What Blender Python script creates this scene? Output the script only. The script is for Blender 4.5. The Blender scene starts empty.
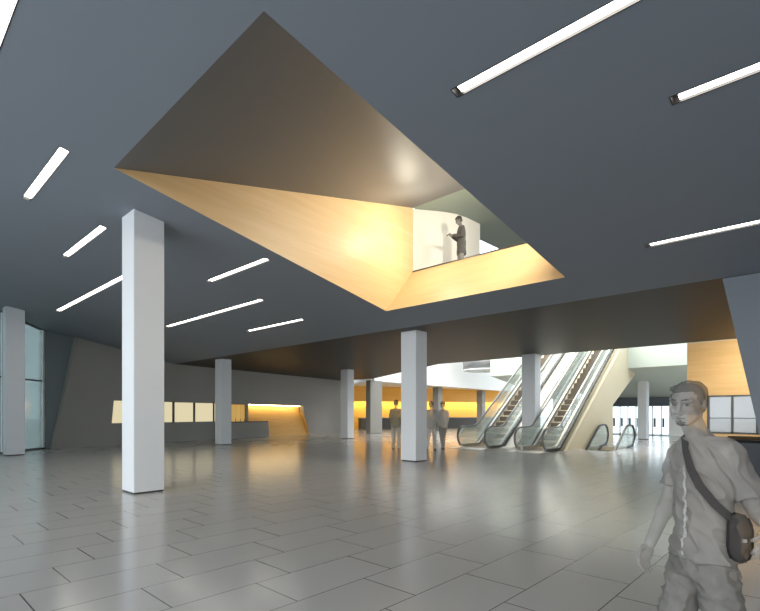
import bpy, bmesh, math, random
from mathutils import Vector, Matrix, noise
random.seed(7)
S = bpy.context.scene
COL = S.collection
V = Vector
RX = V((0.6843, -0.7293, 0)); FW = V((0.7293, 0.6843, 0))   # the visitors' frame: to the right of / away from the entrance

# ------------------------------------------------------------------ materials
def mat(name, color, rough=0.5, metal=0.0, spec=0.5, alpha=None, emit=None, es=0.0):
    m = bpy.data.materials.new(name); m.use_nodes = True
    p = m.node_tree.nodes['Principled BSDF']
    p.inputs['Base Color'].default_value = (*color, 1)
    p.inputs['Roughness'].default_value = rough
    p.inputs['Metallic'].default_value = metal
    p.inputs['Specular IOR Level'].default_value = spec
    if emit:
        p.inputs['Emission Color'].default_value = (*emit, 1); p.inputs['Emission Strength'].default_value = es
    return m

def noisy(m, amount=0.06, scale=3.0, bump=0.0, stretch=(1, 1, 1)):
    """gentle procedural variation of the base colour (plaster, paint, cloth)"""
    nt = m.node_tree; p = nt.nodes['Principled BSDF']
    tc = nt.nodes.new('ShaderNodeTexCoord'); mp = nt.nodes.new('ShaderNodeMapping'); mp.inputs['Scale'].default_value = stretch
    nz = nt.nodes.new('ShaderNodeTexNoise'); nz.inputs['Scale'].default_value = scale; nz.inputs['Detail'].default_value = 4
    nt.links.new(tc.outputs['Object'], mp.inputs[0]); nt.links.new(mp.outputs[0], nz.inputs['Vector'])
    c = p.inputs['Base Color'].default_value[:]
    mx = nt.nodes.new('ShaderNodeMix'); mx.data_type = 'RGBA'
    mx.inputs[6].default_value = tuple(max(0, x*(1-amount)) for x in c[:3]) + (1,)
    mx.inputs[7].default_value = tuple(min(1, x*(1+amount)) for x in c[:3]) + (1,)
    nt.links.new(nz.outputs['Fac'], mx.inputs[0]); nt.links.new(mx.outputs[2], p.inputs['Base Color'])
    if bump:
        b = nt.nodes.new('ShaderNodeBump'); b.inputs['Strength'].default_value = bump; b.inputs['Distance'].default_value = 0.01
        nt.links.new(nz.outputs['Fac'], b.inputs['Height']); nt.links.new(b.outputs[0], p.inputs['Normal'])
    return m

def glass(name, tint, gloss=0.12, rough=0.02, body=0.0, bodycol=(0.5, 0.6, 0.57)):
    """thin architectural glass: tinted see-through, a mirror coat, a little milky body"""
    m = bpy.data.materials.new(name); m.use_nodes = True; nt = m.node_tree; nt.nodes.clear()
    out = nt.nodes.new('ShaderNodeOutputMaterial'); tr = nt.nodes.new('ShaderNodeBsdfTransparent'); tr.inputs[0].default_value = (*tint, 1)
    gl = nt.nodes.new('ShaderNodeBsdfGlossy'); gl.inputs['Roughness'].default_value = rough
    df = nt.nodes.new('ShaderNodeBsdfDiffuse'); df.inputs[0].default_value = (*bodycol, 1)
    m1 = nt.nodes.new('ShaderNodeMixShader'); m1.inputs[0].default_value = body
    m2 = nt.nodes.new('ShaderNodeMixShader')
    lw = nt.nodes.new('ShaderNodeLayerWeight'); lw.inputs['Blend'].default_value = 0.25
    ml = nt.nodes.new('ShaderNodeMath'); ml.operation = 'MULTIPLY_ADD'; ml.inputs[1].default_value = 0.5; ml.inputs[2].default_value = gloss*0.5
    nt.links.new(lw.outputs['Fresnel'], ml.inputs[0])
    nt.links.new(tr.outputs[0], m1.inputs[1]); nt.links.new(df.outputs[0], m1.inputs[2])
    nt.links.new(ml.outputs[0], m2.inputs[0]); nt.links.new(m1.outputs[0], m2.inputs[1]); nt.links.new(gl.outputs[0], m2.inputs[2])
    nt.links.new(m2.outputs[0], out.inputs['Surface'])
    return m

def ghost(name, color, opacity, rough=0.8, amount=0.15, scale=14):
    """the visitors are see-through in the photograph: outer faces partly transparent, inner faces clear"""
    m = noisy(mat(name, color, rough, spec=0.2), amount, scale)
    nt = m.node_tree; p = nt.nodes['Principled BSDF']; out = nt.nodes['Material Output']
    tr = nt.nodes.new('ShaderNodeBsdfTransparent'); mx = nt.nodes.new('ShaderNodeMixShader'); g = nt.nodes.new('ShaderNodeNewGeometry')
    f = nt.nodes.new('ShaderNodeMath'); f.operation = 'MULTIPLY_ADD'; f.inputs[1].default_value = -opacity; f.inputs[2].default_value = opacity
    nt.links.new(g.outputs['Backfacing'], f.inputs[0]); nt.links.new(f.outputs[0], mx.inputs[0])
    nt.links.new(tr.outputs[0], mx.inputs[1]); nt.links.new(p.outputs[0], mx.inputs[2]); nt.links.new(mx.outputs[0], out.inputs['Surface'])
    return m

def emission(name, color, strength):
    m = bpy.data.materials.new(name); m.use_nodes = True; nt = m.node_tree; nt.nodes.clear()
    o = nt.nodes.new('ShaderNodeOutputMaterial'); e = nt.nodes.new('ShaderNodeEmission')
    e.inputs[0].default_value = (*color, 1); e.inputs[1].default_value = strength
    nt.links.new(e.outputs[0], o.inputs[0]); return m

def wood(name, c0, c1, axis_scale, rough=0.45):
    m = mat(name, c0, rough); nt = m.node_tree; p = nt.nodes['Principled BSDF']
    tc = nt.nodes.new('ShaderNodeTexCoord'); mp = nt.nodes.new('ShaderNodeMapping'); mp.inputs['Scale'].default_value = axis_scale
    nz = nt.nodes.new('ShaderNodeTexNoise'); nz.inputs['Scale'].default_value = 1.0; nz.inputs['Detail'].default_value = 6; nz.inputs['Distortion'].default_value = 0.6
    cr = nt.nodes.new('ShaderNodeValToRGB'); cr.color_ramp.elements[0].position = 0.3; cr.color_ramp.elements[1].position = 0.7
    cr.color_ramp.elements[0].color = (*c0, 1); cr.color_ramp.elements[1].color = (*c1, 1)
    nt.links.new(tc.outputs['Object'], mp.inputs[0]); nt.links.new(mp.outputs[0], nz.inputs['Vector'])
    nt.links.new(nz.outputs['Fac'], cr.inputs[0]); nt.links.new(cr.outputs[0], p.inputs['Base Color'])
    return m

def floor_tiles():
    """1.2 x 0.65 m polished stone tiles, each row shifted by a third of a tile, thin dark joints"""
    m = mat('floor_tiles', (0.2, 0.2, 0.2), 0.16, spec=0.45); nt = m.node_tree; p = nt.nodes['Principled BSDF']; L = nt.links.new
    def M(op, a, b=None, c=None):
        n = nt.nodes.new('ShaderNodeMath'); n.operation = op
        for i, v in enumerate((a, b, c)):
            if v is None: continue
            if isinstance(v, (int, float)): n.inputs[i].default_value = v
            else: L(v, n.inputs[i])
        return n.outputs[0]
    g = nt.nodes.new('ShaderNodeNewGeometry'); sx = nt.nodes.new('ShaderNodeSeparateXYZ'); L(g.outputs['Position'], sx.inputs[0])
    a, b = sx.outputs[0], sx.outputs[1]
    v = M('DIVIDE', M('SUBTRACT', b, 4.03-0.6525*40), 0.6525)
    row = M('FLOOR', v); fv = M('FRACT', v)
    u = M('DIVIDE', M('SUBTRACT', M('SUBTRACT', a, 2.965-16.0-120), M('MULTIPLY', row, 0.4)), 1.2)
    col = M('FLOOR', u); fu = M('FRACT', u)
    wv = M('LESS_THAN', M('MULTIPLY', M('MINIMUM', fv, M('SUBTRACT', 1.0, fv)), 0.6525), 0.0045)
    wu = M('LESS_THAN', M('MULTIPLY', M('MINIMUM', fu, M('SUBTRACT', 1.0, fu)), 1.2), 0.0060)
    joint = M('MAXIMUM', wv, wu)
    wn = nt.nodes.new('ShaderNodeTexWhiteNoise'); wn.noise_dimensions = '2D'; cx = nt.nodes.new('ShaderNodeCombineXYZ')
    L(row, cx.inputs[0]); L(col, cx.inputs[1]); L(cx.outputs[0], wn.inputs['Vector'])
    nz = nt.nodes.new('ShaderNodeTexNoise'); nz.inputs['Scale'].default_value = 1.3; nz.inputs['Detail'].default_value = 5; L(g.outputs['Position'], nz.inputs['Vector'])
    val = M('ADD', M('MULTIPLY_ADD', wn.outputs['Value'], 0.014, FLOOR_V), M('MULTIPLY', nz.outputs['Fac'], 0.02))
    val = M('MULTIPLY', val, M('SUBTRACT', 1.0, M('MULTIPLY', joint, 0.8)))
    cc = nt.nodes.new('ShaderNodeCombineColor'); L(M('MULTIPLY', val, 1.05), cc.inputs[0]); L(M('MULTIPLY', val, 1.01), cc.inputs[1]); L(M('MULTIPLY', val, 0.95), cc.inputs[2])
    L(cc.outputs[0], p.inputs['Base Color'])
    L(M('MULTIPLY_ADD', nz.outputs['Fac'], 0.03, 0.165), p.inputs['Roughness'])
    return m
FLOOR_V = 0.37

CEIL = noisy(mat('ceiling_paint', (0.222, 0.248, 0.285), 0.55), 0.03, 1.0)
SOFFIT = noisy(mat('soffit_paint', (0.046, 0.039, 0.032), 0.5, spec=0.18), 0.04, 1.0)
FLOOR = floor_tiles()
FARCOL = noisy(mat('far_column_shaded', (0.24, 0.23, 0.21), 0.5), 0.02, 2.0)  # column paint darkened, so the shade of the far hall sits in the colour
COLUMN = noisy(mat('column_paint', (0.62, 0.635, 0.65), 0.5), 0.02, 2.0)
PLINTH = mat('plinth_dark', (0.04, 0.04, 0.045), 0.5)
MAPLE = wood('maple_veneer', (0.60, 0.40, 0.19), (0.66, 0.46, 0.24), (0.5, 0.5, 9.0))
AMBERWOOD = wood('amber_veneer', (0.62, 0.33, 0.07), (0.7, 0.4, 0.1), (0.6, 0.6, 6.0))
ORANGE = wood('orange_veneer', (0.74, 0.43, 0.075), (0.8, 0.48, 0.10), (0.4, 0.4, 5.0))
WALLGREY = noisy(mat('wall_taupe', (0.30, 0.285, 0.262), 0.6), 0.04, 1.2)
WALLDARK = noisy(mat('wall_slate', (0.11, 0.128, 0.15), 0.55), 0.04, 1.2)
WHITE = noisy(mat('white_plaster', (0.88, 0.87, 0.84), 0.6), 0.02, 1.5)
BEIGE = noisy(mat('beige_plaster', (0.58, 0.50, 0.34), 0.55), 0.03, 1.0)
GREENGREY = noisy(mat('greygreen_paint', (0.28, 0.34, 0.305), 0.6), 0.03, 1.0)
COUNTER = noisy(mat('counter_dark', (0.055, 0.05, 0.045), 0.5), 0.05, 2.0)
BLACK = mat('black_rubber', (0.015, 0.015, 0.016), 0.4)
DARKMETAL = mat('dark_metal', (0.06, 0.065, 0.07), 0.4, 0.3)
STEEL = mat('brushed_steel', (0.62, 0.6, 0.56), 0.35, 0.85)
STEP = noisy(mat('step_tread', (0.2, 0.17, 0.135), 0.5, 0.2), 0.15, 30, stretch=(1, 8, 1))
FRAMEWHITE = mat('frame_white', (0.8, 0.82, 0.82), 0.4)
GLASSCLEAR = glass('balustrade_glass', (0.93, 0.97, 0.95), 0.05, body=0.2, bodycol=(0.85, 0.9, 0.86))
GLASSDARK = glass('facade_glass', (0.50, 0.56, 0.55), 0.04, 0.05, body=0.3, bodycol=(0.5, 0.58, 0.56))
GLASSDOOR = glass('door_glass', (0.92, 0.95, 0.95), 0.1, body=0.05)
GLASSGREY = glass('screen_glass', (0.5, 0.52, 0.54), 0.3, 0.05, body=0.3, bodycol=(0.45, 0.45, 0.45))
AMBERGLASS = mat('amber_glass', (0.75, 0.45, 0.1), 0.3, emit=(1.0, 0.6, 0.15), es=0.35)
PAVING = noisy(mat('paving_light', (0.72, 0.72, 0.71), 0.8), 0.06, 0.6)
LIGHTWHITE = emission('lamp_white', (1.0, 0.94, 0.84), 14.0)
LIGHTWARM = emission('lamp_warm', (1.0, 0.80, 0.42), 42.0)
PANELGLOW = emission('panel_glow', (1.0, 0.88, 0.57), 0.75)

# ------------------------------------------------------------------ mesh helpers
def obj(name, bm, m, parent=None, smooth=False):
    bmesh.ops.recalc_face_normals(bm, faces=bm.faces)
    me = bpy.data.meshes.new(name); bm.to_mesh(me); bm.free()
    me.materials.append(m)
    if smooth:
        for p in me.polygons: p.use_smooth = True
    o = bpy.data.objects.new(name, me); COL.objects.link(o)
    if parent: o.parent = parent
    return o

def tag(o, label=None, cat=None, group=None, kind=None):
    if label: o['label'] = label
    if cat: o['category'] = cat
    if group: o['group'] = group
    if kind: o['kind'] = kind
    return o

def thing(name, label, cat, loc=(0, 0, 0), rz=0, group=None):
    o = bpy.data.objects.new(name, None); COL.objects.link(o); o.empty_display_size = 0.2
    o.location = loc; o.rotation_euler = (0, 0, rz)
    return tag(o, label, cat, group, 'thing')

def struct(name, bm, m, parent=None, smooth=False):
    o = obj(name, bm, m, parent, smooth)
    if not parent: o['kind'] = 'structure'
    return o

def B(): return bmesh.new()

def box(bm, x0, x1, y0, y1, z0, z1, bevel=0.0):
    vs = [bm.verts.new((x, y, z)) for z in (z0, z1) for y in (y0, y1) for x in (x0, x1)]
    fs = [bm.faces.new([vs[i] for i in q]) for q in ((0, 2, 3, 1), (4, 5, 7, 6), (0, 1, 5, 4), (2, 6, 7, 3), (0, 4, 6, 2), (1, 3, 7, 5))]
    if bevel:
        es = list({e for f in fs for e in f.edges}); bmesh.ops.bevel(bm, geom=es, offset=bevel, segments=2, affect='EDGES')
    return bm

def prism(bm, base, off):
    """polygon 'base' (3D points, planar) extruded by vector off"""
    off = V(off); a = [bm.verts.new(p) for p in base]; b = [bm.verts.new(V(p)+off) for p in base]; n = len(a)
    bm.faces.new(a); bm.faces.new(b[::-1])
    for i in range(n): bm.faces.new((a[i], b[i], b[(i+1) % n], a[(i+1) % n]))
    return bm

def ribbon(bm, path, y0, y1, t0, t1):
    """a bar that follows a path in the x-z plane: wide from y0 to y1, thick from t0 to t1 along the path normal"""
    n = len(path); rings = []
    for i, (x, z) in enumerate(path):
        p0 = V(path[max(i-1, 0)]); p1 = V(path[min(i+1, n-1)]); d = (p1-p0).normalized(); nn = V((-d.y, d.x))
        k = 1.0
        if 0 < i < n-1:
            d0 = (V(path[i])-p0).normalized(); n0 = V((-d0.y, d0.x)); k = 1/max(0.5, nn.dot(n0))
        q0 = V((x, z))+nn*t0*k; q1 = V((x, z))+nn*t1*k
        rings.append([bm.verts.new((q.x, y, q.y)) for q, y in ((q0, y0), (q1, y0), (q1, y1), (q0, y1))])
    for i in range(n-1):
        for k in range(4): bm.faces.new((rings[i][k], rings[i+1][k], rings[i+1][(k+1) % 4], rings[i][(k+1) % 4]))
    bm.faces.new(rings[0]); bm.faces.new(rings[-1][::-1])
    return bm

# ------------------------------------------------------------------ setting: floor and ceilings
Q0, Q1 = (21.6, 24.35), (7.0, 8.25)            # stair well of the descending escalator
bm = B()
xs = [-6.5, Q0[0], Q0[1], 58]; ys = [-8, Q1[0], Q1[1], 42]
for i in range(3):
    for j in range(3):
        if i == 1 and j == 1: continue
        bm.faces.new([bm.verts.new(p) for p in ((xs[i], ys[j], 0), (xs[i+1], ys[j], 0), (xs[i+1], ys[j+1], 0), (xs[i], ys[j+1], 0))])
bmesh.ops.remove_doubles(bm, verts=bm.verts, dist=1e-5)
struct('floor', bm, FLOOR)
bm = B()
xa, xb, ya, yb = Q0[0]-3.0, Q0[1], Q1[0], Q1[1]
for q in (((xb, ya, 0), (xb, yb, 0), (xb, yb, -4), (xb, ya, -4)), ((Q0[0], ya, 0), (xb, ya, 0), (xb, ya, -4), (Q0[0], ya, -4)), ((Q0[0], yb, 0), (xb, yb, 0), (xb, yb, -4), (Q0[0], yb, -4)),
          ((xa, ya, -4), (xb, ya, -4), (xb, yb, -4), (xa, yb, -4)), ((xa, ya, -.4), (Q0[0], ya, -.4), (Q0[0], ya, -4), (xa, ya, -4)), ((xa, yb, -.4), (Q0[0], yb, -.4), (Q0[0], yb, -4), (xa, yb, -4)),
          ((Q0[0], ya, 0), (Q0[0], yb, 0), (Q0[0], yb, -.4), (Q0[0], ya, -.4)), ((xa, ya, -.4), (xa, yb, -.4), (xa, yb, -4), (xa, ya, -4))):
    bm.faces.new([bm.verts.new(p) for p in q])
struct('wall_well', bm, BEIGE)
bm = B()                                        # paving outside, a broad ring around the building
R0, R1 = (-6.5, 58, -8, 42), (-120, 180, -120, 160)
for x0, x1, y0, y1 in ((R1[0], R0[0], R1[2], R1[3]), (R0[1], R1[1], R1[2], R1[3]), (R0[0], R0[1], R1[2], R0[2]), (R0[0], R0[1], R0[3], R1[3])):
    bm.faces.new([bm.verts.new(p) for p in ((x0, y0, -.02), (x1, y0, -.02), (x1, y1, -.02), (x0, y1, -.02))])
struct('ground', bm, PAVING)

def zc(x): return 6.25-0.1566*x                 # the falling ceiling of the front hall
FOLD, HL = 12.0, 4.37
T, L_, B_, R_ = [V((x, y, zc(x))) for x, y in ((2.86, 4.34), (2.93, 8.96), (10.5, 9.61), (10.55, 4.33))]
P1, P0 = V((11.887, 9.726, 8.085)), V((11.887, 9.726, 6.066))
S0, Qe = V((11.84, 4.31, 6.03)), V((11.887, 4.31, 8.085))
O1, O2, O3, O4 = [V((x, y, zc(x))) for x, y in ((-6.5, -8), (FOLD, -8), (FOLD, 28.2), (-6.5, 14.0))]; O5 = V((5.75, 26.45, zc(5.75)))
bm = B()
up_ = V((0, 0, 0.22)); mid = (T+L_+B_+R_)/4         # the hole widens upwards, so its rim is a sharp edge
low = {0: O1, 1: O2, 2: O3, 3: O4, 4: T, 5: L_, 6: B_, 7: R_, 8: O5}
top = {k: p+up_+((p-mid).normalized()*0.9 if 3 < k < 8 else V((0, 0, 0))) for k, p in low.items()}
for q in ((0, 1, 7, 4), (1, 2, 6, 7), (2, 8, 5, 6), (8, 3, 5), (3, 0, 4, 5)):
    for lv in (low, top): bm.faces.new([bm.verts.new(lv[i]) for i in q])
for i, j in ((0, 1), (1, 2), (2, 8), (8, 3), (3, 0), (4, 5), (5, 6), (6, 7), (7, 4)):
    bm.faces.new([bm.verts.new(p) for p in (low[i], low[j], top[j], top[i])])
bmesh.ops.remove_doubles(bm, verts=bm.verts, dist=1e-5)
ceil_ob = struct('ceiling', bm, CEIL)
# the lower flat ceiling: the slab that carries the upper floor, cut back to the atrium
slab = [(FOLD, -8), (22.18, -8), (22.18, 16.3), (28.0, 27.0), (28.0, 34), (FOLD, 34)]
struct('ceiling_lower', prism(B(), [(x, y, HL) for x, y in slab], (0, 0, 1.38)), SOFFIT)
# faces of the opening in the front ceiling
def sheet(name, pts, m, t, off=None):
    pts = [V(p) for p in pts]; n = (pts[1]-pts[0]).cross(pts[2]-pts[0]).normalized()*t
    return struct(name, prism(B(), pts, V(off) if off else n+V((0, 0, 0.03))), m)
sheet('ceiling_opening', (T, L_, P1, Qe), noisy(mat('opening_soffit_paint', (0.155, 0.155, 0.158), 0.5), 0.03, 1.0), 0.12 if (L_-T).cross(P1-T).z > 0 else -0.12)
nw = (B_-L_).cross(P1-L_)
sheet('wall_opening_left', (L_, B_, P0, P1), MAPLE, 0.1 if nw.y > 0 else -0.1)
npar = (R_-B_).cross(P0-B_)
sheet('wall_opening_front', (B_, R_, S0, P0), MAPLE, 0.1, (0.14, 0, 0.03))
nr = (R_-T).cross(Qe-T)
sheet('wall_opening_right', (T, R_, S0, Qe), MAPLE, 0.1 if nr.y < 0 else -0.1)
bm = B(); box(bm, 11.86, 11.95, 4.31, 9.72, 6.06, 6.09); struct('trim_1', bm, DARKMETAL)
# upper floor seen through the opening
bm = B(); prism(bm, [(11.9, -8, 8.09), (22.2, -8, 8.09), (22.2, 9.64, 8.09), (12.0, 9.75, 8.09), (11.9, 9.73, 8.09)], (0, 0, 0.25)); struct('ceiling_upper', bm, GREENGREY)
bm = B()
wl = [(11.93, 9.76), (12.3, 9.5), (12.75, 9.2), (13.2, 8.98), (13.7, 8.9), (14.45, 8.87)]
for (x0, y0), (x1, y1) in zip(wl, wl[1:]):
    prism(bm, [(x0, y0, 5.75), (x1, y1, 5.75), (x1, y1, 8.08), (x0, y0, 8.08)], (0.02, 0.14, 0))
struct('wall_upper', bm, noisy(mat('cream_plaster', (0.6, 0.58, 0.53), 0.6), 0.02, 1.5))

# ------------------------------------------------------------------ setting: side walls
P_, Qd = V((6.0, 25.75, 0)), V((27.6, 30.53, 0))
U = (Qd-P_).normalized(); N_ = V((-U.y, U.x, 0))      # along the reception wall / into the wall
def rw(a, z, off=0.0):
    """point of the reception wall plane at plan position a, height z, set back by off"""
    p = P_+U*((a-6.0)/U.x)+N_*off; return V((p.x, p.y, z))
def rprism(bm, quad, off0, off1):
    return prism(bm, [rw(a, z, off0) for a, z in quad], N_*(off1-off0))
bm = B()
NT = 2.27                                             # top of the niche
rprism(bm, [(5.9, 0), (8.4, 0), (8.62, NT), (8.62, 5.3), (6.95, 5.4)], 0, 0.3)
rprism(bm, [(8.62, NT), (22.85, 2.19), (22.85, 4.6), (12, 4.6), (8.62, 5.2)], 0, 0.3)
rprism(bm, [(8.4, 0), (14.82, 0), (14.82, 1.09), (8.5, 1.09)], 0, 0.3)
rprism(bm, [(22.85, 2.19), (23.6, 0), (28.5, 0), (28.5, 4.6), (22.85, 4.6)], 0, 0.3)
struct('wall_reception', bm, WALLGREY)
bm = B()                                              # niche: back, floor of the shelf, ceiling
rprism(bm, [(8.3, 0.9), (16.1, 0.9), (16.1, 2.5), (8.3, 2.5)], 0.62, 0.7)
rprism(bm, [(8.3, 1.03), (14.82, 1.03), (14.82, 1.09), (8.3, 1.09)], 0.3, 0.62)
rprism(bm, [(16.1, 0), (23.4, 0), (23.4, 2.5), (16.1, 2.5)], 0.85, 0.95)
rprism(bm, [(14.82, 0), (16.2, 0), (16.2, 1.09), (14.82, 1.09)], 0.5, 0.62)
rprism(bm, [(17.4, 0), (17.5, 0), (17.5, 2.3), (17.4, 2.3)], 0.05, 0.85)
rprism(bm, [(8.3, NT), (24, 2.19), (24, 2.3), (8.3, 2.38)], 0.3, 1.4)
struct('wall_niche', bm, WALLGREY)
bm = B(); prism(bm, [rw(23.58, 0, 0.02), rw(22.87, 2.18, 0.02), rw(22.87, 2.18, 0.7), rw(23.3, 0, 0.7)], U*0.06); struct('trim_2', bm, AMBERWOOD)
bm = B(); prism(bm, [rw(17.5, 0, 0.12), rw(23.45, 0, 0.12), rw(22.84, 2.3, 0.5), rw(17.5, 2.3, 0.5)], N_*0.08); struct('wall_niche_ramp', bm, AMBERWOOD)
bm = B(); prism(bm, [rw(5.74, 0, 0.3), rw(7.8, 0, 0.3), rw(7.8, 5.25, 0.3), rw(5.74, 5.36, 0.3)], N_*0.25); struct('wall_left', bm, noisy(mat('wall_bluegrey', (0.19, 0.22, 0.235), 0.55), 0.04, 1.2))
bm = B(); prism(bm, [(28.45, 30.75, 0), (31.5, 36.3, 0), (31.5, 36.3, 4.6), (28.45, 30.75, 4.6)], (-0.25, 0.1, 0)); struct('wall_return', bm, WALLGREY)
# leaning wall at the right, wood wall and glazed screen behind it
bm = B(); prism(bm, [(12.0, 1.69, 4.36), (12.0, 0.86, 0), (12.0, -8, 0), (12.0, -8, 4.36)], (0.3, 0, 0)); struct('wall_right_leaning', bm, WALLDARK)
bm = B(); XW = 22.25
for y0, y1, z0, z1 in ((3.62, 4.28, 0, HL), (-4, 3.62, 2.29, HL), (-4, 3.62, 0, 0.84), (-8, -4, 0, HL)):
    box(bm, XW, XW+0.28, y0, y1, z0, z1)
bmesh.ops.remove_doubles(bm, verts=bm.verts, dist=1e-5)
struct('wall_wood', bm, MAPLE)
w = tag(bpy.data.objects.new('window_1', None), kind='structure'); COL.objects.link(w); w.location = (XW, 0, 0)
bm = B()
for y in (3.58, 2.83, 2.09, 1.3, 0.5, -0.3): box(bm, -0.02, 0.1, y-0.035, y+0.035, 0.84, 2.29)
box(bm, -0.02, 0.1, -0.3, 3.62, 2.23, 2.29); box(bm, -0.02, 0.1, -0.3, 3.62, 0.84, 0.9); box(bm, 0, 0.08, -0.3, 3.6, 1.415, 1.44)
struct('window_frame', bm, DARKMETAL, w)
bm = B(); box(bm, 0.04, 0.06, -0.3, 3.6, 0.88, 2.25); struct('window_pane', bm, GLASSGREY, w)
bm = B(); box(bm, XW+0.3, 30, -4, -3.9, 0, 4.37); box(bm, 30, 30.1, -4, 4.6, 0, 3.2); struct('wall_backroom', bm, WHITE)
bm = B(); box(bm, XW+0.28, 30, -4, 4.3, 2.9, 3.0); struct('ceiling_backroom', bm, WHITE)
bm = B(); box(bm, -6.5, 12, -8.3, -8, 0, 7.3); struct('wall_right', bm, WALLGREY)

# left glass front
w = tag(bpy.data.objects.new('window_2', None), kind='structure'); COL.objects.link(w)
A0 = V((5.66, 26.2, 0)); D0 = V((-0.70, -0.714, 0)); DN = V((0.714, -0.70, 0))
ang = math.atan2(D0.y, D0.x); w.location = A0; w.rotation_euler = (0, 0, ang)
bm = B(); box(bm, 0, 0.2, -0.08, 0.08, 0.06, 5.35)
for k in range(1, 8): box(bm, k*2.0+0.6, k*2.0+0.72, -0.07, 0.07, 0.06, 5.4+k*0.22)
struct('window_frame', bm, FRAMEWHITE, w)
bm = B(); box(bm, 0, 16, -0.05, 0.05, 3.03, 3.09); box(bm, 0, 16, -0.1, 0.1, 0.0, 0.07); prism(bm, [(0, -0.08, 5.32), (16, -0.08, 7.1), (16, -0.08, 7.4), (0, -0.08, 5.48)], (0, 0.16, 0)); struct('window_transom', bm, DARKMETAL, w)
bm = B(); prism(bm, [(0.18, 0, 0.06), (16, 0, 0.06), (16, 0, 7.12), (0.18, 0, 5.36)], (0, 0.02, 0)); struct('window_pane', bm, GLASSDARK, w)

# ------------------------------------------------------------------ setting: atrium, gallery and far hall
GA, GB = V((28.1, 27.0, 0)), V((52.0, 24.0, 0))
gn = V((-(GB-GA).y, (GB-GA).x, 0)).normalized()
bm = B(); prism(bm, [(GA.x, GA.y, 4.19), (GB.x, GB.y, 3.75), (GB.x, GB.y, 10.5), (GA.x, GA.y, 10.5)], gn*0.35); struct('wall_gallery', bm, WHITE)
bm = B(); prism(bm, [(28.0, 27.3, 4.21), (52, 24.35, 3.8), (58, 27, 4.2), (34, 40, 4.3)], (0, 0, 0.3)); struct('ceiling_gallery', bm, WHITE)
CA, CB = V((33.0, 33.5, 0)), V((51.9, 26.6, 0)); cu = (CB-CA).normalized(); cn = V((-cu.y, cu.x, 0))
def fw(s, off, z): p = CA+cu*s+cn*off; return V((p.x, p.y, z))
bm = B(); prism(bm, [fw(-5, 2.2, 0), fw(24, 2.2, 0), fw(24, 2.2, 4.3), fw(-5, 2.2, 4.3)], cn*0.2); struct('wall_far', bm, ORANGE)
bm = B(); prism(bm, [fw(-5, 0.9, 2.74), fw(24, 0.9, 2.86), fw(24, 0.9, 4.25), fw(-5, 0.9, 4.25)], cn*0.25); struct('trim_3', bm, wood('bulkhead_veneer', (0.95, 0.46, 0.06), (0.98, 0.52, 0.08), (0.4, 0.4, 5.0)))
# landing of the upper floor behind the escalators, and the entrance under it
bm = B()
prof = [(29.0, 4.1), (39.2, 2.73), (41.5, 2.73), (41.5, 5.75), (29.0, 5.75)]
prism(bm, [(x, 3.6, z) for x, z in prof], (0, 13.4, 0)); struct('ceiling_landing', bm, noisy(mat('palegreen_plaster', (0.55, 0.6, 0.52), 0.6), 0.02, 1.0))
bm = B()
tri = [(20.5, 0), (26.55, 0), (26.55, 2.05), (31.0, 4.15), (31.0, 5.75), (28.75, 5.75), (20.65, 0.02)]
prism(bm, [(x, 8.4, z) for x, z in tri], (0, 0.14, 0)); struct('wall_escalator', bm, BEIGE)
bm = B(); prism(bm, [(33, -4, 10.6), (60, -4, 10.6), (60, 40, 10.6), (25, 40, 10.6), (25, 27.4, 10.6), (33, 27.0, 10.6)], (0, 0, 0.3)); struct('roof_light_blocker', bm, WHITE)  # unseen roof added to cut the skylight falling into the atrium
bm = B(); box(bm, 38.95, 39.2, 2.0, 8.6, 0, 2.75); box(bm, 38.95, 39.2, 12.6, 17, 0, 2.75); struct('wall_entrance', bm, WHITE)
bm = B(); box(bm, 38.9, 39.15, 8.55, 12.65, 2.14, 2.74); struct('trim_4', bm, WALLDARK)
for k in range(7):
    yc = 12.235-0.5502*k-0.12
    d = tag(bpy.data.objects.new('door_%d' % (k+1), None), kind='structure'); COL.objects.link(d); d.location = (39.0, yc, 0)
    bm = B(); h = 0.272
    for y0, y1, z0, z1 in ((-h, -h+.035, 0, 2.14), (h-.035, h, 0, 2.14), (-h, h, 2.09, 2.14), (-h, h, 0, 0.09)): box(bm, -0.025, 0.025, y0, y1, z0, z1)
    struct('door_frame', bm, FRAMEWHITE, d)
    bm = B(); box(bm, -0.008, 0.008, -h+.035, h-.035, 0.09, 2.09); struct('door_pane', bm, GLASSDOOR, d)
    bm = B(); box(bm, -0.085, -0.05, 0.06, 0.19, 0.62, 1.26, 0.008); box(bm, -0.055, -0.005, 0.1, 0.14, 0.7, 0.74); box(bm, -0.055, -0.005, 0.1, 0.14, 1.14, 1.18); struct('door_handle', bm, DARKMETAL, d)

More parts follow.
